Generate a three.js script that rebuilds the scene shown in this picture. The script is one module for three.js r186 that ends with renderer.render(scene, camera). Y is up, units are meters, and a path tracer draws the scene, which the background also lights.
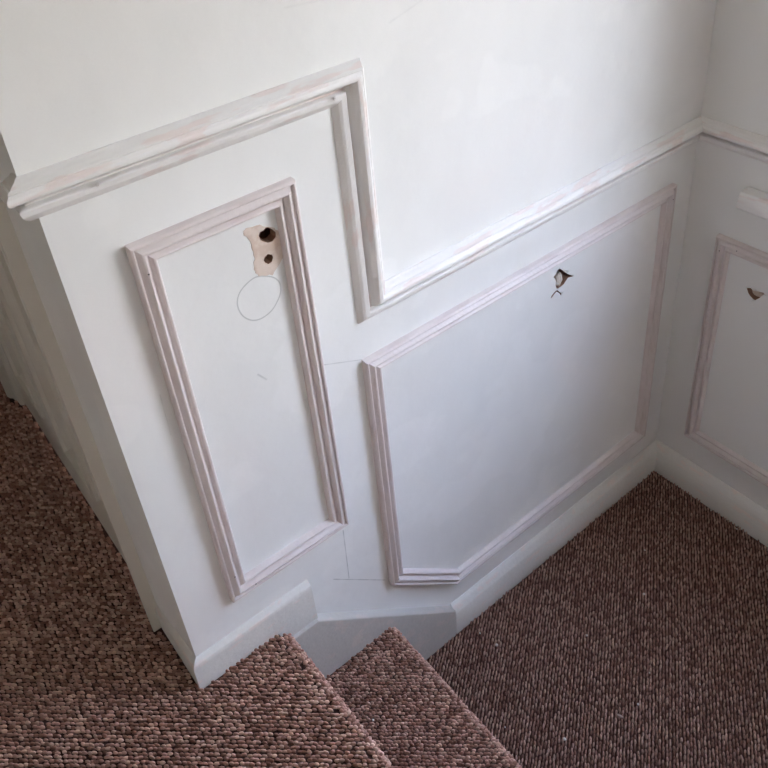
import * as THREE from 'three';
import { RectAreaLightUniformsLib } from 'three/addons/lights/RectAreaLightUniformsLib.js';
import { RoundedBoxGeometry } from 'three/addons/geometries/RoundedBoxGeometry.js';
import { mergeGeometries, toCreasedNormals } from 'three/addons/utils/BufferGeometryUtils.js';

// ---------------------------------------------------------------- camera, sky, daylight, exposure
const scene = new THREE.Scene();
const renderer = new THREE.WebGLRenderer({ antialias: true });
renderer.toneMapping = THREE.LinearToneMapping;
renderer.toneMappingExposure = 2.34;
renderer.shadowMap.enabled = true;
RectAreaLightUniformsLib.init();

// the photo is the lower square of an upright 3:4 frame, so the lens axis lies above its middle
const camera = new THREE.PerspectiveCamera(2 * Math.atan(512 / 834.45) * 180 / Math.PI, 1, 0.02, 60);
camera.setViewOffset(1024, 1024, 128, 256, 768, 768);
camera.position.set(-0.14503, 1.25721, 0.81721);
camera.quaternion.setFromRotationMatrix(new THREE.Matrix4().makeBasis(
  new THREE.Vector3(0.78255328, -0.080064, 0.61741406),
  new THREE.Vector3(0.39294687, 0.83273296, -0.39006227),
  new THREE.Vector3(-0.48291109, 0.54785544, 0.6831188)));
camera.updateProjectionMatrix();
scene.add(camera);

// clear sky: whitish at the horizon, blue overhead; one dull colour below it
const skyTex = (() => {
  const w = 64, h = 128, d = new Float32Array(w * h * 4), stops = [[0, 1.06, 1.02, 0.95], [10, 1.01, 1.02, 1.01], [24, 0.84, 0.98, 1.29], [45, 0.71, 0.92, 1.46], [90, 0.62, 0.84, 1.45]];
  for (let j = 0; j < h; j++) {
    const e = (j + 0.5) / h * 180 - 90; let c = [0.17, 0.15, 0.12];
    if (e > 0) { let k = 1; while (stops[k][0] < e) k++; const A = stops[k - 1], B = stops[k], f = (e - A[0]) / (B[0] - A[0]); c = [1, 2, 3].map(i => A[i] + (B[i] - A[i]) * f); }
    for (let i = 0; i < w; i++) { const k = (j * w + i) * 4; for (let n = 0; n < 3; n++) d[k + n] = c[n]; d[k + 3] = 1; }
  }
  const t = new THREE.DataTexture(d, w, h, THREE.RGBAFormat, THREE.FloatType); t.mapping = THREE.EquirectangularReflectionMapping; t.magFilter = t.minFilter = THREE.LinearFilter; t.needsUpdate = true; return t;
})();
scene.background = skyTex;
scene.backgroundIntensity = 6.1;
// room measures: y = 0 is the upper landing, the lower floor lies two risers down
const XC = 1.2, LOW = -0.385, MID = -0.194, CEIL = 2.1, ZB = 1.5, XL = -0.98, ZF = -1.9;
const WIN = { y0: 0.575, y1: 1.60, z0: 0.44, z1: 1.18, t: 0.12 };
// the same daylight as a panel of the window's size, just inside the panes
function daylight(w, h, pos, target, color, intensity) {
  const l = new THREE.RectAreaLight(color, intensity, w, h);
  l.position.set(...pos); l.lookAt(...target); scene.add(l); return l;
}
daylight(WIN.z1 - WIN.z0 - 0.1, WIN.y1 - WIN.y0 - 0.1, [XC + WIN.t - 0.07, (WIN.y0 + WIN.y1) / 2, (WIN.z0 + WIN.z1) / 2],
  [0, (WIN.y0 + WIN.y1) / 2, (WIN.z0 + WIN.z1) / 2], new THREE.Color(0.98, 1.0, 1.0), 0.6);

// ---------------------------------------------------------------- helpers
let seed = 7;
const rnd = () => { seed = (seed * 1664525 + 1013904223) >>> 0; return seed / 4294967296; };
const hash = (x, y, s) => { let h = Math.imul(x, 374761393) ^ Math.imul(y, 668265263) ^ Math.imul(s, 2147483647 - 58); h = Math.imul(h ^ (h >>> 13), 1274126177); return ((h ^ (h >>> 16)) >>> 0) / 4294967296; };
function noise(x, y, s, px = 0, py = 0) {
  const xi = Math.floor(x), yi = Math.floor(y), fx = x - xi, fy = y - yi;
  const w = (a, p) => p ? ((a % p) + p) % p : a;
  const u = fx * fx * (3 - 2 * fx), v = fy * fy * (3 - 2 * fy);
  const a = hash(w(xi, px), w(yi, py), s), b = hash(w(xi + 1, px), w(yi, py), s), c = hash(w(xi, px), w(yi + 1, py), s), d = hash(w(xi + 1, px), w(yi + 1, py), s);
  return a + (b - a) * u + (c - a) * v + (a - b - c + d) * u * v;
}
const fbm = (x, y, s, o = 4, px = 0, py = 0) => { let t = 0, a = 0.5, f = 1; for (let i = 0; i < o; i++) { t += a * noise(x * f, y * f, s + i, px * f, py * f); a *= 0.5; f *= 2; } return t / (1 - Math.pow(0.5, o)); };
const smooth = (a, b, x) => { const t = Math.min(1, Math.max(0, (x - a) / (b - a))); return t * t * (3 - 2 * t); };

function dataTex(w, h, fn, srgb = true) {
  const d = new Uint8Array(w * h * 4);
  for (let j = 0; j < h; j++) for (let i = 0; i < w; i++) {
    const c = fn(i, j), k = (j * w + i) * 4;
    d[k] = c[0]; d[k + 1] = c[1]; d[k + 2] = c[2]; d[k + 3] = 255;
  }
  const t = new THREE.DataTexture(d, w, h);
  t.magFilter = THREE.LinearFilter; t.minFilter = THREE.LinearFilter;
  t.wrapS = t.wrapT = THREE.RepeatWrapping;
  if (srgb) t.colorSpace = THREE.SRGBColorSpace;
  t.needsUpdate = true; return t;
}
const used = {};
function numbered(n) { used[n] = (used[n] ?? -1) + 1; return used[n] ? `${n}_${String(used[n]).padStart(3, '0')}` : n; }
function shade(o) { o.traverse(m => { if (m.isMesh) { m.castShadow = true; m.receiveShadow = true; } }); return o; }
function mesh(name, geo, mat, parent = scene) { const m = new THREE.Mesh(geo, mat); m.name = parent === scene ? numbered(name) : name; m.castShadow = m.receiveShadow = true; parent.add(m); return m; }
function struct(name, geo, mat) { const m = geo ? mesh(name, geo, mat) : new THREE.Group(); if (!geo) { m.name = numbered(name); scene.add(m); } m.userData.kind = 'structure'; return m; }
function thing(name, label, category, group) { const g = new THREE.Group(); g.name = numbered(name); g.userData = { label, category }; if (group) g.userData.group = group; scene.add(g); return g; }
const V = (x, y, z) => new THREE.Vector3(x, y, z);
function box(x0, y0, z0, x1, y1, z1, r = 0) {
  const g = r ? new RoundedBoxGeometry(x1 - x0, y1 - y0, z1 - z0, 2, r) : new THREE.BoxGeometry(x1 - x0, y1 - y0, z1 - z0);
  g.translate((x0 + x1) / 2, (y0 + y1) / 2, (z0 + z1) / 2);
  const p = g.attributes.position, n = g.attributes.normal, uv = g.attributes.uv;   // uv in metres
  for (let i = 0; i < p.count; i++) {
    const ax = Math.abs(n.getX(i)), ay = Math.abs(n.getY(i)), az = Math.abs(n.getZ(i));
    if (az >= ax && az >= ay) uv.setXY(i, p.getX(i), p.getY(i)); else if (ax >= ay) uv.setXY(i, p.getZ(i), p.getY(i)); else uv.setXY(i, p.getX(i), p.getZ(i));
  }
  return g;
}
// a moulded strip: profile points [w, h] swept from P0 to P1; w runs along wd, h along n; ends cut to dir * (a*w + b*h)
function strip(profile, P0, P1, wd, n, s0 = [0, 0], s1 = [0, 0]) {
  const dir = P1.clone().sub(P0); const L = dir.length(); dir.normalize();
  const pos = [], uv = [], N = profile.length;
  const at = (i, e) => { const [w, h] = profile[i]; const s = e ? s1 : s0; const base = e ? P1 : P0; return base.clone().addScaledVector(dir, s[0] * w + s[1] * h).addScaledVector(wd, w).addScaledVector(n, h); };
  let arc = 0; const arcs = [0];
  for (let i = 1; i < N; i++) { arc += Math.hypot(profile[i][0] - profile[i - 1][0], profile[i][1] - profile[i - 1][1]); arcs.push(arc); }
  const flip = new THREE.Vector3().crossVectors(wd, dir).dot(n) > 0;
  const cuts = Math.max(1, Math.ceil(L / 0.05));
  const tri = (a, b, c, ua, ub, uc) => { const q = flip ? [[a, ua], [b, ub], [c, uc]] : [[a, ua], [c, uc], [b, ub]]; for (const [p, t] of q) { pos.push(p.x, p.y, p.z); uv.push(...t); } };
  for (let i = 0; i < N - 1; i++) {
    const a0 = at(i, 0), a1 = at(i, 1), b0 = at(i + 1, 0), b1 = at(i + 1, 1);
    for (let k = 0; k < cuts; k++) {
      const f = k / cuts, g = (k + 1) / cuts;
      const p00 = a0.clone().lerp(a1, f), p01 = a0.clone().lerp(a1, g), p10 = b0.clone().lerp(b1, f), p11 = b0.clone().lerp(b1, g);
      tri(p00, p10, p11, [f * L, arcs[i]], [f * L, arcs[i + 1]], [g * L, arcs[i + 1]]);
      tri(p00, p11, p01, [f * L, arcs[i]], [g * L, arcs[i + 1]], [g * L, arcs[i]]);
    }
  }
  for (const e of [0, 1]) {   // end faces
    const tris = THREE.ShapeUtils.triangulateShape(profile.map(p => new THREE.Vector2(...p)), []);
    for (const [i, j, k] of tris) { const q = e ? [i, j, k] : [k, j, i]; tri(at(q[0], e), at(q[1], e), at(q[2], e), profile[q[0]], profile[q[1]], profile[q[2]]); }
  }
  const g = new THREE.BufferGeometry();
  g.setAttribute('position', new THREE.Float32BufferAttribute(pos, 3));
  g.setAttribute('uv', new THREE.Float32BufferAttribute(uv, 2));
  g.computeVertexNormals();
  return toCreasedNormals(g, 0.62);
}
// smooth profile through control points (each run between corners is a spline)
function prof(runs, n = 6) {
  const out = [];
  for (const r of runs) {
    if (r.length < 3) { for (const p of r) out.push(p); continue; }
    const c = new THREE.CatmullRomCurve3(r.map(p => V(p[0], p[1], 0)), false, 'centripetal').getPoints((r.length - 1) * n);
    for (const p of c) out.push([p.x, p.y]);
  }
  return out.filter((p, i) => !i || Math.hypot(p[0] - out[i - 1][0], p[1] - out[i - 1][1]) > 1e-5);
}

// ---------------------------------------------------------------- materials
// painted plaster of the stair wall, uv in metres over x -0.1..1.9, y -0.5..1.5; holds the pencil lines and filler smears that are on it
const TW = 2048, TX0 = -0.1, TY0 = -0.5, TS = 2.0;
const circ = [[0.1985, 0.6426], [0.1983, 0.6292], [0.2031, 0.6156], [0.2137, 0.6043], [0.2259, 0.6005], [0.2424, 0.6043], [0.2534, 0.6139], [0.2607, 0.6254], [0.2619, 0.6398], [0.2560, 0.6509], [0.2470, 0.6580], [0.2304, 0.6649], [0.2174, 0.6622], [0.2046, 0.6541]];
const wallPaint = (() => {
  const mark = new Float32Array(TW * TW);
  const line = (x0, y0, x1, y1, a, wd = 0.9) => {
    const n = Math.ceil(Math.hypot(x1 - x0, y1 - y0) / TS * TW * 2);
    for (let k = 0; k <= n; k++) {
      const u = (x0 + (x1 - x0) * k / n - TX0) / TS * TW, v = (y0 + (y1 - y0) * k / n - TY0) / TS * TW, s = a * (0.55 + 0.6 * noise(k * 0.07, 3, 11));
      for (let j = -2; j <= 2; j++) for (let i = -2; i <= 2; i++) {
        const X = Math.floor(u) + i, Y = Math.floor(v) + j; if (X < 0 || Y < 0 || X >= TW || Y >= TW) continue;
        const d = Math.hypot(X + 0.5 - u, Y + 0.5 - v), q = s * Math.max(0, 1 - d / wd); if (q > mark[Y * TW + X]) mark[Y * TW + X] = q;
      }
    }
  };
  const cc = new THREE.CatmullRomCurve3(circ.map(p => V(p[0], p[1], 0)), true).getPoints(120);
  for (let i = 0; i < 120; i++) line(cc[i].x, cc[i].y, cc[i + 1].x, cc[i + 1].y, 0.30, 1.1);
  line(0.2955, 0.115, 0.2917, -0.0097, 0.30, 1.1); line(0.262, 0.0145, 0.3649, -0.0839, 0.30, 1.1);   // setting-out cross
  line(0.300, 0.475, 0.373, 0.4427, 0.20, 1.1); line(0.0712, 0.5639, 0.0698, 0.495, 0.10, 0.9); line(0.205, 0.516, 0.216, 0.500, 0.14, 2.0); line(0.090, 0.515, 0.105, 0.508, 0.1, 2.5);
  line(0.475, 0.93, 0.53, 0.945, 0.035, 2.2); line(0.33, 0.985, 0.40, 0.98, 0.03, 2.2);
  return dataTex(TW, TW, (i, j) => {
    const x = TX0 + i / TW * TS, y = TY0 + j / TW * TS;
    const a = fbm(x * 5, y * 5, 1, 4), b = fbm(x * 26 + 9, y * 14, 21, 3), c = fbm(x * 3.1 + 4, y * 3.1 + 2, 41, 3), f = hash(i, j, 5);
    let v = 1 + (a - 0.5) * 0.035 + (b - 0.5) * 0.02 + (f - 0.5) * 0.006;
    let pink = smooth(0.56, 0.72, c) * 0.5;
    const filler = smooth(0.60, 0.66, fbm(x * 7 + 20, y * 9, 61, 4)); v += filler * 0.012;
    v *= 1 - mark[j * TW + i];
    return [Math.min(255, 231 * v + pink * 2), Math.min(255, 230 * v - pink * 2.5), Math.min(255, 227 * v - pink * 3)];
  });
})();
wallPaint.repeat.set(1 / TS, 1 / TS); wallPaint.offset.set(-TX0 / TS, -TY0 / TS);
const bumpTex = dataTex(512, 512, (i, j) => { const v = 255 * (0.65 * fbm(i / 512 * 40, j / 512 * 40, 71, 4, 40, 40) + 0.35 * fbm(i / 512 * 6, j / 512 * 6, 81, 3, 6, 6)); return [v, v, v]; }, false);
const bumpAt = r => { const t = bumpTex.clone(); t.repeat.set(r, r); t.needsUpdate = true; return t; };
const std = (o) => new THREE.MeshStandardMaterial({ roughness: 0.6, ...o });
// patchy paint over primer: base colour to a second colour in blotches with their own outline, uv in metres
function paintTex(c0, c1, s, lo = 0.52, hi = 0.66, fx = 10, fy = 40) {
  return dataTex(512, 512, (i, j) => {
    const u = i / 512, v = j / 512, m = smooth(lo, hi, fbm(u * fx, v * fy, s, 4, fx, fy)) * 0.85, g = 1 + (fbm(u * 30, v * 120, s + 9, 3, 30, 120) - 0.5) * 0.03;
    return [0, 1, 2].map(k => Math.min(255, (c0[k] + (c1[k] - c0[k]) * m) * g));
  });
}
const M = {
  wall: std({ map: wallPaint, roughness: 0.55, bumpMap: bumpAt(1.3), bumpScale: 0.0006 }),
  plain: std({ color: 0xe7e6e3, roughness: 0.6, bumpMap: bumpAt(1.3), bumpScale: 0.0006 }),
  cream: std({ color: 0xece7df, roughness: 0.7 }),
  plaster: std({ color: 0xd8cfc4, roughness: 0.9 }),
  bare: std({ map: paintTex([216, 200, 187], [204, 182, 166], 131, 0.4, 0.7, 8, 8), roughness: 0.95 }),
  masonry: std({ color: 0x996550, roughness: 0.95, bumpMap: bumpAt(6), bumpScale: 0.004 }),
  panel: std({ map: paintTex([221, 211, 208], [214, 201, 198], 101, 0.45, 0.75), roughness: 0.45 }),
  dado: std({ map: paintTex([236, 233, 230], [232, 219, 214], 111, 0.58, 0.70), roughness: 0.4 }),
  skirt: std({ map: paintTex([218, 215, 209], [224, 212, 204], 121, 0.66, 0.72, 20, 40), roughness: 0.32 }),
  string: std({ map: paintTex([196, 192, 185], [206, 196, 188], 151, 0.6, 0.72, 20, 30), roughness: 0.35 }),
  door: std({ color: 0xd4cfc4, roughness: 0.4 }),
  ceiling: std({ color: 0xf0eeea, roughness: 0.9 }),
  holeSide: std({ color: 0x9c7a68, roughness: 1 }),
  hole: std({ color: 0x4a3c36, roughness: 1 }),
  backing: std({ color: 0x4a332b, roughness: 1 }),
  pile: std({ color: 0xffffff, roughness: 0.95 }),
  crumb: std({ color: 0xd9d2c9, roughness: 0.9 }),
  lint: std({ color: 0xa8968c, roughness: 1 }),
  glass: new THREE.MeshPhysicalMaterial({ color: 0xffffff, transmission: 1, thickness: 0, roughness: 0.0, ior: 1.45 }),
};
for (const k of ['panel', 'dado', 'skirt', 'string']) { M[k].map.repeat.set(2, 2); M[k].bumpMap = bumpAt(5); M[k].bumpScale = 0.0006; }
M.bare.map.repeat.set(12, 12);

// ---------------------------------------------------------------- the stair wall with its broken holes
const patch = [[0.2258, 0.7357], [0.2300, 0.7387], [0.2486, 0.7342], [0.2687, 0.7216], [0.2760, 0.7100], [0.2760, 0.6800], [0.2672, 0.6695], [0.2545, 0.6570], [0.2341, 0.6644], [0.2291, 0.6774], [0.2330, 0.6910], [0.2329, 0.7038], [0.2316, 0.7220], [0.2247, 0.7301]];
const ragged = (pts, amp, s) => pts.flatMap((p, i) => { const q = pts[(i + 1) % pts.length]; return [0, 1, 2, 3].map(k => { const f = k / 4; return [p[0] + (q[0] - p[0]) * f + (hash(i, k, s) - 0.5) * amp, p[1] + (q[1] - p[1]) * f + (hash(i, k, s + 1) - 0.5) * amp]; }); });
const h1 = [[0.2449, 0.7210], [0.2474, 0.7253], [0.2524, 0.7251], [0.2561, 0.7277], [0.2609, 0.7268], [0.2649, 0.7215], [0.2689, 0.7152], [0.2679, 0.7086], [0.2618, 0.7045], [0.2557, 0.7055], [0.2502, 0.7095], [0.2461, 0.7142]];
const h2 = [[0.2454, 0.6838], [0.2474, 0.6880], [0.2528, 0.6899], [0.2585, 0.6862], [0.2589, 0.6813], [0.2560, 0.6762], [0.2507, 0.6753], [0.2464, 0.6795]];
const h3 = [[0.7977, 0.3837], [0.8016, 0.3878], [0.8073, 0.3933], [0.8124, 0.3954], [0.8182, 0.3906], [0.8246, 0.3835], [0.8350, 0.3730], [0.8427, 0.3665], [0.8526, 0.3590], [0.8430, 0.3621], [0.8368, 0.3634], [0.8314, 0.3589], [0.8262, 0.3544], [0.8190, 0.3529], [0.8138, 0.3505], [0.8080, 0.3534], [0.8034, 0.3638], [0.8047, 0.3712], [0.8013, 0.3790]];
const crack = [[0.8061, 0.3500], [0.8097, 0.3492], [0.8159, 0.3422], [0.8212, 0.3354], [0.8201, 0.3322], [0.8142, 0.3410], [0.8075, 0.3472], [0.8004, 0.3440], [0.7953, 0.3404], [0.7917, 0.3403], [0.7951, 0.3447], [0.8021, 0.3490]];
const h4 = [[0.1519, 0.2337], [0.1559, 0.2364], [0.1602, 0.2379], [0.1640, 0.2354], [0.1705, 0.2369], [0.1737, 0.2373], [0.1801, 0.2393], [0.1875, 0.2406], [0.1891, 0.2383], [0.1848, 0.2316], [0.1805, 0.2242], [0.1769, 0.2197], [0.1732, 0.2152], [0.1673, 0.2166], [0.1610, 0.2204], [0.1568, 0.2247], [0.1550, 0.2288]];
const shapeOf = (pts, holes = []) => { const s = new THREE.Shape(pts.map(p => new THREE.Vector2(...p))); for (const h of holes) s.holes.push(new THREE.Path(h.map(p => new THREE.Vector2(...p)))); return s; };
const extrude = (pts, holes, depth, opt = {}) => new THREE.ExtrudeGeometry(shapeOf(pts, holes), { depth, bevelEnabled: false, ...opt });
const LT = 0.013, XLO = 0.0065, SPLIT = 0.875;   // skin thickness; the lower wall's arris stands 6 mm further in
{
  const w = struct('wall_stair');
  const g = extrude([[0.012, LOW - 0.02], [XC + 0.02, LOW - 0.02], [XC + 0.02, CEIL], [0.012, CEIL]], [h1, h2, h3, crack], LT);
  g.translate(0, 0, -LT);
  const skin = new THREE.Mesh(g, [M.wall, M.holeSide]); skin.name = 'plaster_skin'; shade(skin); w.add(skin);
  mesh('masonry', box(0.03, LOW - 0.02, -0.2, XC + 0.3, CEIL, -0.042), M.masonry, w);
  const pg = extrude(ragged(patch, 0.0022, 17), [h1, h2], 0.0006); mesh('bare_plaster_patch', pg, M.bare, w).userData.label = 'beige patch of bare plaster';
}
// lumps of torn plaster at the two ragged holes
function lump(cx, cy, cz, sx, sy, sz, s) {
  const g = new THREE.IcosahedronGeometry(1, 3), p = g.attributes.position;
  for (let i = 0; i < p.count; i++) { const v = V(p.getX(i), p.getY(i), p.getZ(i)); const k = 0.72 + 0.6 * fbm(v.x * 2.2 + 7 + s, v.y * 2.2 + v.z * 1.7 + 5, s, 3); p.setXYZ(i, cx + v.x * sx * k, cy + v.y * sy * k, cz + v.z * sz * k); }
  g.computeVertexNormals(); return g;
}
function flap(pts, lift, turn) {   // a torn sliver of paint film: triangle, base on the wall, tip lifted
  const [a, b, c] = pts; const g = new THREE.BufferGeometry(); const t = 0.0007;
  const P = [[...a, 0], [...b, 0], [...c, lift], [...a, t], [...b, t], [...c, lift + t]];
  const idx = [0, 2, 1, 3, 4, 5, 0, 1, 4, 0, 4, 3, 1, 2, 5, 1, 5, 4, 2, 0, 3, 2, 3, 5];
  g.setAttribute('position', new THREE.Float32BufferAttribute(idx.flatMap(i => turn(P[i])), 3)); g.computeVertexNormals(); return g;
}
{
  const w = scene.getObjectByName('wall_stair');
  mesh('torn_plaster', lump(0.8185, 0.3655, -0.009, 0.0080, 0.0150, 0.008, 3), M.plaster, w);
  mesh('torn_plaster', lump(0.8075, 0.3835, -0.009, 0.003, 0.004, 0.006, 8), M.plaster, w);
  const id = p => p;
  for (const f of [[[0.8182, 0.3906], [0.8350, 0.3730], [0.834, 0.384]], [[0.8350, 0.3730], [0.8526, 0.3590], [0.846, 0.3685]], [[0.8073, 0.3933], [0.8124, 0.3954], [0.809, 0.402]], [[0.8080, 0.3534], [0.8138, 0.3505], [0.813, 0.3575]], [[0.8034, 0.3638], [0.8047, 0.3712], [0.808, 0.367]], [[0.8159, 0.3422], [0.8212, 0.3354], [0.8225, 0.3425]]])
    mesh('paint_flake', flap(f, 0.004, id), M.plain, w);
}

// ---------------------------------------------------------------- right wall with the window opening
{
  const w = struct('wall_right');
  const winH = [[WIN.z0, WIN.y0], [WIN.z1, WIN.y0], [WIN.z1, WIN.y1], [WIN.z0, WIN.y1]];
  const R = new THREE.Matrix4().makeBasis(V(0, 0, 1), V(0, 1, 0), V(-1, 0, 0));   // shape x -> z, y -> y, extrude -> -x
  const g = extrude([[-0.02, LOW - 0.02], [ZB + 0.1, LOW - 0.02], [ZB + 0.1, CEIL], [-0.02, CEIL]], [h4, winH], LT); g.applyMatrix4(R); g.translate(XC + LT, 0, 0);
  const skin = new THREE.Mesh(g, [M.plain, M.holeSide]); skin.name = 'plaster_skin'; shade(skin); w.add(skin);
  const b = extrude([[-0.2, LOW - 0.02], [ZB + 0.1, LOW - 0.02], [ZB + 0.1, CEIL], [-0.2, CEIL]], [winH], WIN.t - 0.042); b.applyMatrix4(R); b.translate(XC + WIN.t, 0, 0);
  mesh('masonry', b, M.masonry, w);
  // plastered reveals close the gap round the opening
  const e = 0.012, rv = [box(XC + 0.0005, WIN.y0 - e, WIN.z0 - e, XC + WIN.t, WIN.y0, WIN.z1 + e), box(XC + 0.0005, WIN.y1, WIN.z0 - e, XC + WIN.t, WIN.y1 + e, WIN.z1 + e), box(XC + 0.0005, WIN.y0, WIN.z0 - e, XC + WIN.t, WIN.y1, WIN.z0), box(XC + 0.0005, WIN.y0, WIN.z1, XC + WIN.t, WIN.y1, WIN.z1 + e)];
  mesh('window_reveal', mergeGeometries(rv), M.plain, w);
  mesh('torn_plaster', lump(XC + 0.012, 0.2275, 0.172, 0.008, 0.0085, 0.014, 5), M.bare, w);
  const tr = p => [XC - p[2], p[1], p[0]];
  for (const f of [[[0.1640, 0.2354], [0.1737, 0.2373], [0.171, 0.2435]], [[0.1848, 0.2316], [0.1891, 0.2383], [0.196, 0.2385]], [[0.1519, 0.2337], [0.1559, 0.2364], [0.149, 0.240]], [[0.1732, 0.2152], [0.1673, 0.2166], [0.168, 0.209]]])
    mesh('paint_flake', flap(f, 0.0035, tr), M.plain, w);
  // sash in the opening
  const s = struct('window_1');
  const xo = XC + WIN.t - 0.06, f = 0.035, { y0, y1, z0, z1 } = WIN;
  mesh('window_frame', mergeGeometries([box(xo, y0, z0, xo + 0.05, y0 + f, z1), box(xo, y1 - f, z0, xo + 0.05, y1, z1), box(xo, y0 + f, z0, xo + 0.05, y1 - f, z0 + f), box(xo, y0 + f, z1 - f, xo + 0.05, y1 - f, z1)]), M.door, s);
  const cuts = [0, 1, 2].map(k => z0 + f + (z1 - z0 - 2 * f) * k / 2);
  for (const k of [1]) mesh('glazing_bar', box(xo + 0.005, y0 + f, cuts[k] - 0.018, xo + 0.045, y1 - f, cuts[k] + 0.018), M.door, s);
  for (let k = 0; k < 2; k++) { const a = cuts[k] + (k ? 0.018 : 0), b2 = cuts[k + 1] - (k < 1 ? 0.018 : 0), pn = new THREE.PlaneGeometry(b2 - a, y1 - y0 - 2 * f); pn.rotateY(-Math.PI / 2); pn.translate(xo + 0.025, (y0 + y1) / 2, (a + b2) / 2); mesh('pane', pn, M.glass, s); }
}

// ---------------------------------------------------------------- return wall with the panelled door, and the rest of the room
const AZ = -0.1275, DZ0 = -0.19, DZ1 = -0.85, DTOP = 1.9;   // architrave edge, door edges, door head
{
  const w = struct('wall_return');
  const pier = new THREE.ExtrudeGeometry(shapeOf([[XLO, 0], [-0.001, -(AZ - 0.02)], [0.012, -(AZ - 0.02)], [0.012, 0]]), { depth: SPLIT + 0.3, bevelEnabled: false }); pier.rotateX(-Math.PI / 2); pier.translate(0, -0.3, 0);
  { const p = pier.attributes.position, n = pier.attributes.normal, u = pier.attributes.uv; for (let i = 0; i < p.count; i++) u.setXY(i, Math.abs(n.getZ(i)) > 0.7 ? p.getX(i) : p.getZ(i), p.getY(i)); }
  mesh('plaster_arris', mergeGeometries([pier, box(0, SPLIT, AZ - 0.02, 0.012, CEIL, 0).toNonIndexed()]), M.wall, w);
  mesh('plaster_skin', mergeGeometries([box(0.012, -0.02, DZ0 + 0.02, 0.03, CEIL, -LT), box(0, DTOP, DZ1 - 0.02, 0.03, CEIL, DZ0 + 0.02), box(0, -0.02, ZF, 0.03, CEIL, DZ1 - 0.02)]), M.plain, w);
  mesh('masonry', mergeGeometries([box(0.03, -0.02, DZ0 + 0.02, 0.12, CEIL, -0.2), box(0.03, DTOP, DZ1 - 0.02, 0.12, CEIL, DZ0 + 0.02), box(0.03, -0.02, ZF, 0.12, CEIL, DZ1 - 0.02)]), M.masonry, w);
}
struct('wall_left', box(XL - 0.1, LOW, ZF - 0.1, XL, CEIL, ZB + 0.1), M.cream);
struct('wall_back', box(XL, LOW - 0.02, ZB, XC + LT, CEIL, ZB + 0.1), M.cream);
struct('wall_passage_end', box(XL, LOW, ZF - 0.1, 0.12, CEIL, ZF), M.plain);
struct('ceiling', box(XL - 0.1, CEIL, ZF - 0.1, XC + WIN.t, CEIL + 0.1, ZB + 0.1), M.ceiling);

// ---------------------------------------------------------------- door in the return wall
{
  const d = struct('door_1');
  d.userData.label = 'white panelled door in the shaded return wall'; 
  const fx = 0.001, rec = 0.011, th = 0.036;
  const cols = [[DZ0, -0.300], [-0.455, -0.578], [-0.733, DZ1]], rows = [[0.004, 0.160], [0.80, 0.95], [DTOP - 0.13, DTOP - 0.004]];
  const pans = []; for (const z of [[-0.300, -0.455], [-0.578, -0.733]]) for (const y of [[0.160, 0.80], [0.95, DTOP - 0.13]]) pans.push([z, y]);
  const parts = cols.map(([a, b]) => box(fx, 0.004, b, fx + th, DTOP - 0.004, a));
  for (const [a, b] of rows) for (const [za, zb] of [[-0.300, -0.455], [-0.578, -0.733]]) parts.push(box(fx, a, zb, fx + th, b, za));
  mesh('door_frame', mergeGeometries(parts), M.door, d);
  const pf = prof([[[0, 0], [0, 0.006]], [[0, 0.006], [0.005, 0.0095], [0.011, 0.008]], [[0.011, 0.008], [0.012, 0.002]], [[0.012, 0.002], [0.018, -0.002], [0.024, -0.0055]], [[0.024, -0.0055], [0.0265, -rec]]], 4);
  for (const [[za, zb], [ya, yb]] of pans) {
    mesh('door_panel', box(fx + rec, ya, zb, fx + rec + 0.012, yb, za), M.door, d);
    const c = [V(fx, yb, zb), V(fx, yb, za), V(fx, ya, za), V(fx, ya, zb)], inn = [V(0, -1, 0), V(0, 0, -1), V(0, 1, 0), V(0, 0, 1)];
    for (let i = 0; i < 4; i++) mesh('panel_bead', strip(pf, c[i], c[(i + 1) % 4], inn[i], V(-1, 0, 0), [1, 0], [-1, 0]), M.door, d);
  }
  const ap = prof([[[0, 0], [0, 0.0185]], [[0, 0.0185], [0.003, 0.0195], [0.008, 0.017], [0.014, 0.0125], [0.022, 0.0115]], [[0.022, 0.0115], [0.024, 0.0095], [0.05, 0.0085]], [[0.05, 0.0085], [0.057, 0.0065], [0.0585, 0]]], 5);
  const ft = prof([[[0, 0], [0, 0.0215]], [[0, 0.0215], [0.006, 0.023], [0.014, 0.020], [0.022, 0.014], [0.03, 0.013]], [[0.03, 0.013], [0.034, 0.010], [0.055, 0.009]], [[0.055, 0.009], [0.06, 0.006], [0.063, 0]]], 5);
  mesh('architrave', strip(ap, V(0, 0, AZ), V(0, DTOP + 0.06, AZ), V(0, 0, -1), V(-1, 0, 0)), M.door, d);
  mesh('architrave', strip(ft, V(0, 0, -0.915), V(0, DTOP + 0.06, -0.915), V(0, 0, 1), V(-1, 0, 0)), M.door, d);
  mesh('architrave', strip(ap, V(0, DTOP + 0.06, -0.915), V(0, DTOP + 0.06, AZ), V(0, -1, 0), V(-1, 0, 0)), M.door, d);
  mesh('door_lining', mergeGeometries([box(0.0005, 0, DZ0, 0.11, DTOP, DZ0 + 0.02), box(0.0005, 0, DZ1 - 0.02, 0.11, DTOP, DZ1), box(0.0005, DTOP, DZ1 - 0.02, 0.11, DTOP + 0.02, DZ0 + 0.02)]), M.door, d);
}

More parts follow.
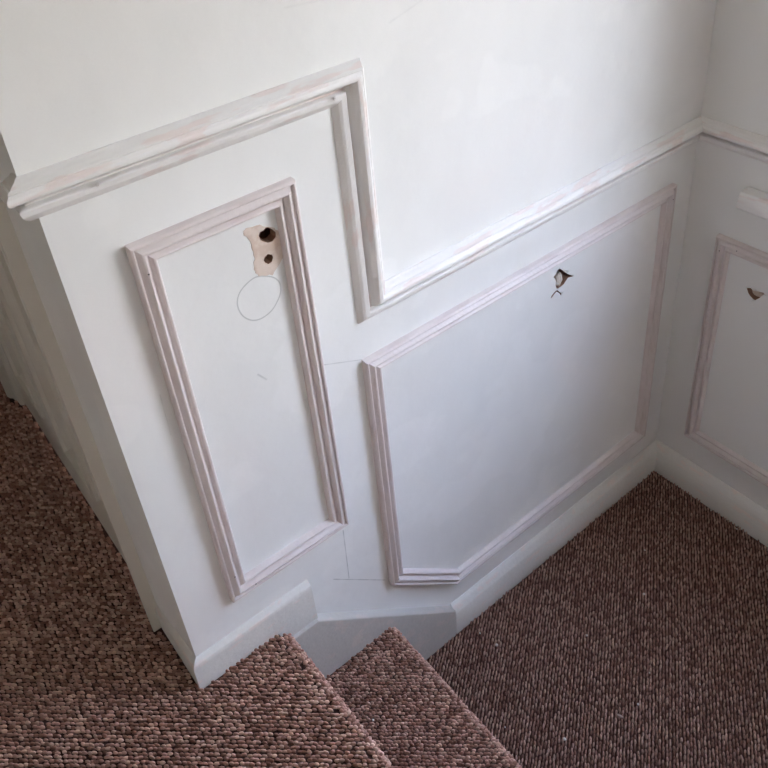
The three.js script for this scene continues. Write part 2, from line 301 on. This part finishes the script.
// ---------------------------------------------------------------- dado rails
const dadoP = prof([[[0, 0], [0.0004, 0.0030]], [[0.0004, 0.0030], [0.0022, 0.0044]], [[0.0022, 0.0044], [0.0044, 0.0092], [0.0070, 0.0138]], [[0.0070, 0.0138], [0.0062, 0.0158]], [[0.0062, 0.0158], [0.0088, 0.0172]], [[0.0088, 0.0172], [0.0098, 0.0168]], [[0.0098, 0.0168], [0.0125, 0.0198], [0.0155, 0.0211], [0.0185, 0.0206], [0.0222, 0.0170], [0.0258, 0.0088], [0.0298, 0.0020]], [[0.0298, 0.0020], [0.0316, 0.0022]], [[0.0316, 0.0022], [0.0322, 0.0100], [0.0336, 0.0116]], [[0.0336, 0.0116], [0.0365, 0.0112], [0.0415, 0.0094], [0.0460, 0.0060], [0.0492, 0.0024]], [[0.0492, 0.0024], [0.0500, 0]]], 5);
const DT = 0.90, DV = 0.4243, DL = 0.5605;
const X = V(1, 0, 0), Y = V(0, 1, 0), Z = V(0, 0, 1), nX = V(-1, 0, 0), nY = V(0, -1, 0), nZ = V(0, 0, -1);
{
  const t = struct('trim_1'); t.userData.label = 'stepped white dado rail dropping down the stair wall';
  mesh('rail', strip(dadoP, V(0, DT, -0.014), V(0, DT, 0), nY, nX, [0, 0], [0, 1]), M.dado, t);
  mesh('rail', strip(dadoP, V(0, DT, 0), V(DV, DT, 0), nY, Z, [0, -1], [-1, 0]), M.dado, t);
  mesh('rail', strip(dadoP, V(DV, DT, 0), V(DV, DL, 0), nX, Z, [1, 0], [1, 0]), M.dado, t);
  mesh('rail', strip(dadoP, V(DV, DL, 0), V(XC, DL, 0), nY, Z, [-1, 0], [0, -1]), M.dado, t);
  for (const [x, y] of [[0.0698, 0.8681], [0.3723, 0.8666]]) mesh('paint_nib', lump(x, y, 0.0135, 0.0022, 0.0026, 0.002, 4), M.dado, t);
  const t2 = struct('trim_2'); t2.userData.label = 'white dado rail along the shaded right wall';
  mesh('rail', strip(dadoP, V(XC, DL, 0), V(XC, DL, ZB), nY, nX, [0, 1], [0, 0]), M.dado, t2);
}

// ---------------------------------------------------------------- panel mouldings
const panP = prof([[[0, 0], [0.0003, 0.0100]], [[0.0003, 0.0100], [0.0015, 0.0120], [0.0032, 0.0128], [0.0046, 0.0121]], [[0.0046, 0.0121], [0.0052, 0.0075]], [[0.0052, 0.0075], [0.0064, 0.0075]], [[0.0064, 0.0075], [0.0088, 0.0098], [0.0120, 0.0138], [0.0145, 0.0143], [0.0170, 0.0113], [0.0190, 0.0059]], [[0.0190, 0.0059], [0.0204, 0.0056]], [[0.0204, 0.0056], [0.0222, 0.0075], [0.0245, 0.0103], [0.0264, 0.0109], [0.0284, 0.0089], [0.0296, 0.0040]], [[0.0296, 0.0040], [0.0300, 0]]], 5);
function frame(name, label, pts, toWorld, n, parts) {   // pts run clockwise seen from the room
  const g = thing(name, label, 'moulding');
  const N = pts.length, area = pts.reduce((s, p, i) => { const q = pts[(i + 1) % N]; return s + p[0] * q[1] - q[0] * p[1]; }, 0);
  for (let i = 0; i < N; i++) {
    const a = pts[(i + N - 1) % N], b = pts[i], c = pts[(i + 1) % N], e = pts[(i + 2) % N];
    const d = (p, q) => { const l = Math.hypot(q[0] - p[0], q[1] - p[1]); return [(q[0] - p[0]) / l, (q[1] - p[1]) / l]; };
    const d0 = d(a, b), d1 = d(b, c), d2 = d(c, e);
    const inward = area < 0 ? [d1[1], -d1[0]] : [-d1[1], d1[0]];
    const turn = (u, v) => { const cr = Math.abs(u[0] * v[1] - u[1] * v[0]), dt = u[0] * v[0] + u[1] * v[1]; return Math.tan(Math.atan2(cr, dt) / 2); };
    const W = p => toWorld(p[0], p[1]), O = toWorld(0, 0);
    mesh('moulding_strip', strip(panP, W(b), W(c), toWorld(...inward).sub(O), n, [turn(d0, d1), 0], [-turn(d1, d2), 0]), M.panel, g);
  }
  return g;
}
const onMain = (x, y) => V(x, y, 0), onRight = (z, y) => V(XC, y, z);
const f1 = frame('panel_frame', 'upright pinkish white moulding frame around the two round holes', [[0.0818, 0.7815], [0.3031, 0.7815], [0.3031, 0.1350], [0.0818, 0.1350]], onMain, Z);
const f2 = frame('panel_frame', 'large five-sided pinkish white moulding frame with one clipped lower corner', [[0.3730, 0.4427], [1.1331, 0.4427], [1.1331, -0.2385], [0.5262, -0.2385], [0.3730, -0.0973]], onMain, Z);
const f3 = frame('panel_frame', 'moulding frame on the shaded right wall, cut by the photo edge', [[0.0756, 0.3301], [0.92, 0.3301], [0.92, -0.2252], [0.0756, -0.2252]], onRight, nX);
const nailG = new THREE.CylinderGeometry(0.0011, 0.0011, 0.0016, 8); nailG.rotateX(Math.PI / 2);
for (const [f, x, y, z] of [[f1, 0.0950, 0.7427, 0.0138], [f1, 0.0948, 0.1912, 0.0138], [f1, 0.1228, 0.1480, 0.0138], [f2, 0.3862, -0.0856, 0.0138], [f2, 1.1200, 0.4156, 0.0138]]) { const m = mesh('nail_hole', nailG, M.hole, f); m.position.set(x, y, z); }
for (const [z, y] of [[0.0895, 0.3006], [0.1249, 0.3165]]) { const m = mesh('nail_hole', nailG, M.hole, f3); m.position.set(XC - 0.0138, y, z); m.rotation.y = Math.PI / 2; }

// ---------------------------------------------------------------- skirting boards and string
const skU = prof([[[0, 0], [0.001, 0.004]], [[0.001, 0.004], [0.004, 0.0085], [0.009, 0.0112], [0.014, 0.0118]], [[0.014, 0.0118], [0.095, 0.0125]], [[0.095, 0.0125], [0.095, 0]]], 5);
const skL = prof([[[0, 0], [0, 0.002]], [[0, 0.002], [0.0115, 0.0165], [0.0145, 0.0182]], [[0.0145, 0.0182], [0.085, 0.0185]], [[0.085, 0.0185], [0.085, 0]]], 4);
{
  const b = struct('baseboard_landing'); b.userData.label = 'white skirting board round the pier on the upper landing';
  mesh('board', strip(skU, V(XLO, 0.06, 0), V(0.213, 0.06, 0), nY, Z, [0, -1], [0, 0]), M.skirt, b);
  mesh('board', strip(skU, V(XLO, 0.06, AZ + 0.0003), V(XLO, 0.06, 0), nY, nX, [0, 0], [0, 1]), M.skirt, b);
  const s = struct('baseboard_stair'); s.userData.label = 'grey white string board sloping down beside the carpeted steps';
  const g = extrude([[0.04, -0.033], [0.2105, -0.033], [0.515, -0.309], [0.515, LOW - 0.01], [0.04, LOW - 0.01]], [], 0.0165, { bevelEnabled: true, bevelThickness: 0.002, bevelSize: 0.002, bevelOffset: -0.002, bevelSegments: 2 });
  g.translate(0, 0, 0.0005); mesh('board', g, M.string, s);
  const l = struct('baseboard_stair_wall'); l.userData.label = 'white skirting board under the large panel on the lower floor';
  mesh('board', strip(skL, V(0.515, -0.304, 0), V(XC, -0.304, 0), nY, Z, [0, 0], [0, -1]), M.skirt, l);
  const r = struct('baseboard_right'); r.userData.label = 'white skirting board along the right wall';
  mesh('board', strip(skL, V(XC, -0.304, 0), V(XC, -0.304, ZB), nY, nX, [0, 1], [0, 0]), M.skirt, r);
}

// ---------------------------------------------------------------- ledge on the right wall
{
  const t = thing('wall_ledge', 'short white painted ledge on the right wall under the dado rail', 'ledge');
  const p = prof([[[0, 0], [0, 0.020]], [[0, 0.020], [0.002, 0.0245], [0.006, 0.026]], [[0.006, 0.026], [0.036, 0.026]], [[0.036, 0.026], [0.04, 0.022], [0.04, 0]]], 4);
  mesh('ledge_board', strip(p, V(XC, 0.452, 0.118), V(XC, 0.452, 1.0), nY, nX, [-0.12, 0], [0, 0]), M.dado, t);
}

// ---------------------------------------------------------------- floors, steps and carpet
const S1 = 0.1545, S2 = 0.3602, NR = 0.013;   // nosing fronts, nosing radius
struct('floor_landing', box(XL, -0.03, ZF, S1 - NR - 0.002, -0.004, ZB), M.backing);
struct('floor_lower', box(S2 - 0.02, LOW - 0.03, 0, XC + LT, LOW - 0.004, ZB), M.backing);
const stairs = thing('staircase', 'two brown carpeted steps going down from the landing', 'stairs');
// carpet line across a step: from (xs, y) along the tread, round the nosing at xf, down the riser
function stepPath(xs, xf, y, yb, flatFrom) {
  const pts = []; const add = (x, yy, nx, ny) => pts.push({ x, y: yy, nx, ny });
  add(xs, y, 0, 1); add(xf - NR, y, 0, 1);
  for (let k = 1; k <= 10; k++) { const a = Math.PI / 2 * (1 - k / 10) ; add(xf - NR + NR * Math.cos(a), y - NR + NR * Math.sin(a), Math.cos(a), Math.sin(a)); }
  for (let k = 1; k <= 5; k++) { const a = -Math.PI / 2 * k / 5 * 0.8; add(xf - NR + NR * Math.cos(a), y - NR + NR * Math.sin(a), Math.cos(a), Math.sin(a)); }
  const e = pts[pts.length - 1]; add(xf - NR - 0.004, e.y - 0.012, 1, 0.0); add(xf - NR - 0.004, yb, 1, 0);
  let s = 0; pts.forEach((p, i) => { if (i) s += Math.hypot(p.x - pts[i - 1].x, p.y - pts[i - 1].y); p.s = s; });
  return pts;
}
function stepBody(path, depth, yb, mat, name, z0 = 0.0, inset = 0.004) {
  const pts = path.map(p => [p.x - p.nx * inset, p.y - p.ny * inset]);
  const g = extrude([...pts, [path[0].x, yb]], [], depth); g.translate(0, 0, z0);
  return mesh(name, g, mat, stairs);
}
const path1 = stepPath(S1 - NR - 0.004, S1, 0, MID, 0), path2 = stepPath(S1 - NR - 0.012, S2, MID, LOW, 0);
stepBody(path1, ZB - 0.022, MID - 0.01, M.backing, 'step', 0.019);
stepBody(path2, ZB - 0.022, LOW - 0.01, M.backing, 'step', 0.019);

// one loop of the pile: a plump oval, laid in slanting rows
const loopG = new THREE.SphereGeometry(1, 8, 6);
const CA = [0x9b786b, 0x8f6b5e, 0xa78578, 0x7f5c50, 0xb49584].map(c => new THREE.Color(c));
function pile(parent, list, label, wide = 0.00215, tone = 1.42, long = 0.0046) {
  const m = new THREE.InstancedMesh(loopG, M.pile, list.length); m.name = 'carpet_pile'; m.userData.kind = 'stuff'; m.userData.label = label; m.castShadow = m.receiveShadow = true;
  const mt = new THREE.Matrix4(), q = new THREE.Quaternion(), c = new THREE.Color();
  list.forEach((L, i) => {
    const n = L.n, t = L.t.clone().addScaledVector(n, -L.t.dot(n)).normalize(), b = new THREE.Vector3().crossVectors(t, n).normalize();
    t.addScaledVector(n, (rnd() - 0.5) * 0.5).addScaledVector(b, (rnd() - 0.5) * 0.5).normalize();
    const up = n.clone().addScaledVector(t, -n.dot(t)).normalize();
    q.setFromRotationMatrix(new THREE.Matrix4().makeBasis(t, up, b.crossVectors(t, up)));
    const k = 0.85 + 0.3 * rnd();
    mt.compose(L.p, q, V(long * k, 0.0042 * (0.75 + 0.5 * rnd()), wide * (0.85 + 0.3 * rnd()))); m.setMatrixAt(i, mt);
    c.copy(CA[Math.floor(rnd() * CA.length)]).multiplyScalar(tone * (0.8 + 0.3 * rnd())); m.setColorAt(i, c);
  });
  parent.add(m); return m;
}
// rows at an angle across the pieces, pu along a row and pv from row to row
function lattice(u0, u1, v0, v1, ang, pu, pv, fn) {
  const ca = Math.cos(ang), sa = Math.sin(ang), R = Math.hypot(u1 - u0, v1 - v0) / 2 + 0.02, cu = (u0 + u1) / 2, cv = (v0 + v1) / 2;
  for (let j = -Math.ceil(R / pv); j <= R / pv; j++) for (let i = -Math.ceil(R / pu); i <= R / pu; i++) {
    const a = (i + (j & 1) * 0.5) * pu + (rnd() - 0.5) * 0.0042, b = j * pv + (rnd() - 0.5) * 0.0019 + 0.0016 * (fbm(i * 0.05, j * 0.05, 91, 2) - 0.5);
    const u = cu + a * ca - b * sa, v = cv + a * sa + b * ca;
    if (u >= u0 && u <= u1 && v >= v0 && v <= v1) fn(u, v);
  }
}
{
  const A = 0.72, T = V(Math.cos(A), 0, Math.sin(A));
  let L = [];
  lattice(XL + 0.01, S1 - NR - 0.004, ZF + 0.01, ZB - 0.003, A, 0.0078, 0.0060, (x, z) => {
    if (z < 0.012 && x > (z > AZ + 0.006 ? -0.0075 : z > -0.143 ? -0.0180 : z > -0.188 ? -0.0100 : z > -0.852 ? -0.0005 : z > -0.885 ? -0.010 : z > -0.918 ? -0.0205 : -0.001)) return;
    L.push({ p: V(x, -0.0015, z), n: Y, t: T });
  });
  pile(scene.getObjectByName('floor_landing'), L, 'brown looped carpet of the landing');
  L = [];
  for (const P of [path1, path2]) {
    const S = P[P.length - 1].s;
    lattice(0, S, 0.0200, ZB - 0.003, A, 0.0067, 0.0059, (s, z) => {
      let i = 1; while (i < P.length - 1 && P[i].s < s) i++;
      const a = P[i - 1], b = P[i], f = (s - a.s) / (b.s - a.s || 1);
      const n = V(a.nx + (b.nx - a.nx) * f, a.ny + (b.ny - a.ny) * f, 0).normalize(), tan = V(b.x - a.x, b.y - a.y, 0).normalize();
      L.push({ p: V(a.x + (b.x - a.x) * f, a.y + (b.y - a.y) * f, z).addScaledVector(n, -0.0015), n, t: tan.multiplyScalar(Math.cos(A)).addScaledVector(Z, Math.sin(A)) });
    });
  }
  pile(stairs, L, 'brown looped carpet wrapped over the steps', 0.00215, 1.5, 0.0040);
  L = [];
  const B = -0.63, TB = V(Math.cos(B), 0, Math.sin(B));
  lattice(S2 - NR, XC - 0.019, 0.019, ZB - 0.003, B, 0.0082, 0.0062, (x, z) => { if (x < 0.515 && z < 0.021) return; L.push({ p: V(x, LOW - 0.0015, z), n: Y, t: TB }); });
  pile(scene.getObjectByName('floor_lower'), L, 'dark brown looped carpet of the lower floor', 0.0021, 1.16, 0.0048);
}

// ---------------------------------------------------------------- crumbs of plaster on the carpet
const low = [[0.742, 0.334], [0.675, 0.358], [0.520, 0.311], [0.451, 0.223], [0.712, 0.201], [0.877, 0.218], [0.796, 0.411], [0.969, 0.150]];
const crumb = (label, x, y, z, r, s, group) => { const m = mesh('plaster_crumb', lump(0, 0, 0, r, r * 0.7, r * 1.1, s), M.crumb); m.position.set(x, y, z); m.userData = { label, category: 'crumb' }; if (group) m.userData.group = group; return m; };
const lowLabels = ['tiny white crumb on the lower carpet, up and right of the lint tuft', 'tiny white crumb right beside the lint tuft', 'white crumb left of the lint tuft, near the lower photo edge', 'tiny white crumb at the foot of the lower step',
  'tiny white crumb midway between the string board and the lint tuft', 'tiny white crumb in the middle of the lower carpet below the skirting corner', 'rightmost tiny white crumb out on the open lower carpet', 'tiny white crumb deepest in the carpeted corner'];
low.forEach(([x, z], i) => crumb(lowLabels[i], x, LOW + 0.0035, z, 0.0013 + 0.0006 * (i % 3), 20 + i, 'plaster crumbs on the lower carpet'));
crumb('larger white plaster crumb on the lower carpet beside the sloping string board', 0.557, LOW + 0.0035, 0.094, 0.0028, 31);
crumb('small white plaster crumb nearest the joint of string and skirting', 0.549, LOW + 0.0035, 0.052, 0.0017, 32);
for (const [x, z, k] of [[1.170, 0.252, 0], [1.173, 0.183, 1]]) crumb(k ? 'tiny white crumb against the right skirting, nearer the corner' : 'tiny white crumb against the right skirting, further from the corner', x, LOW + 0.0035, z, 0.0017, 33 + k, 'crumbs along the right skirting');
crumb('tiny white crumb on the lower step tread', 0.2194, MID + 0.0035, 0.1375, 0.0017, 36);
{
  const f = mesh('lint_tuft', lump(0, 0, 0, 0.0028, 0.0014, 0.0065, 40), M.lint); f.position.set(0.631, LOW + 0.0035, 0.350); f.rotation.y = 0.3;
  f.userData = { label: 'pale oblong tuft of lint on the lower carpet', category: 'lint' };
}

renderer.render(scene, camera);
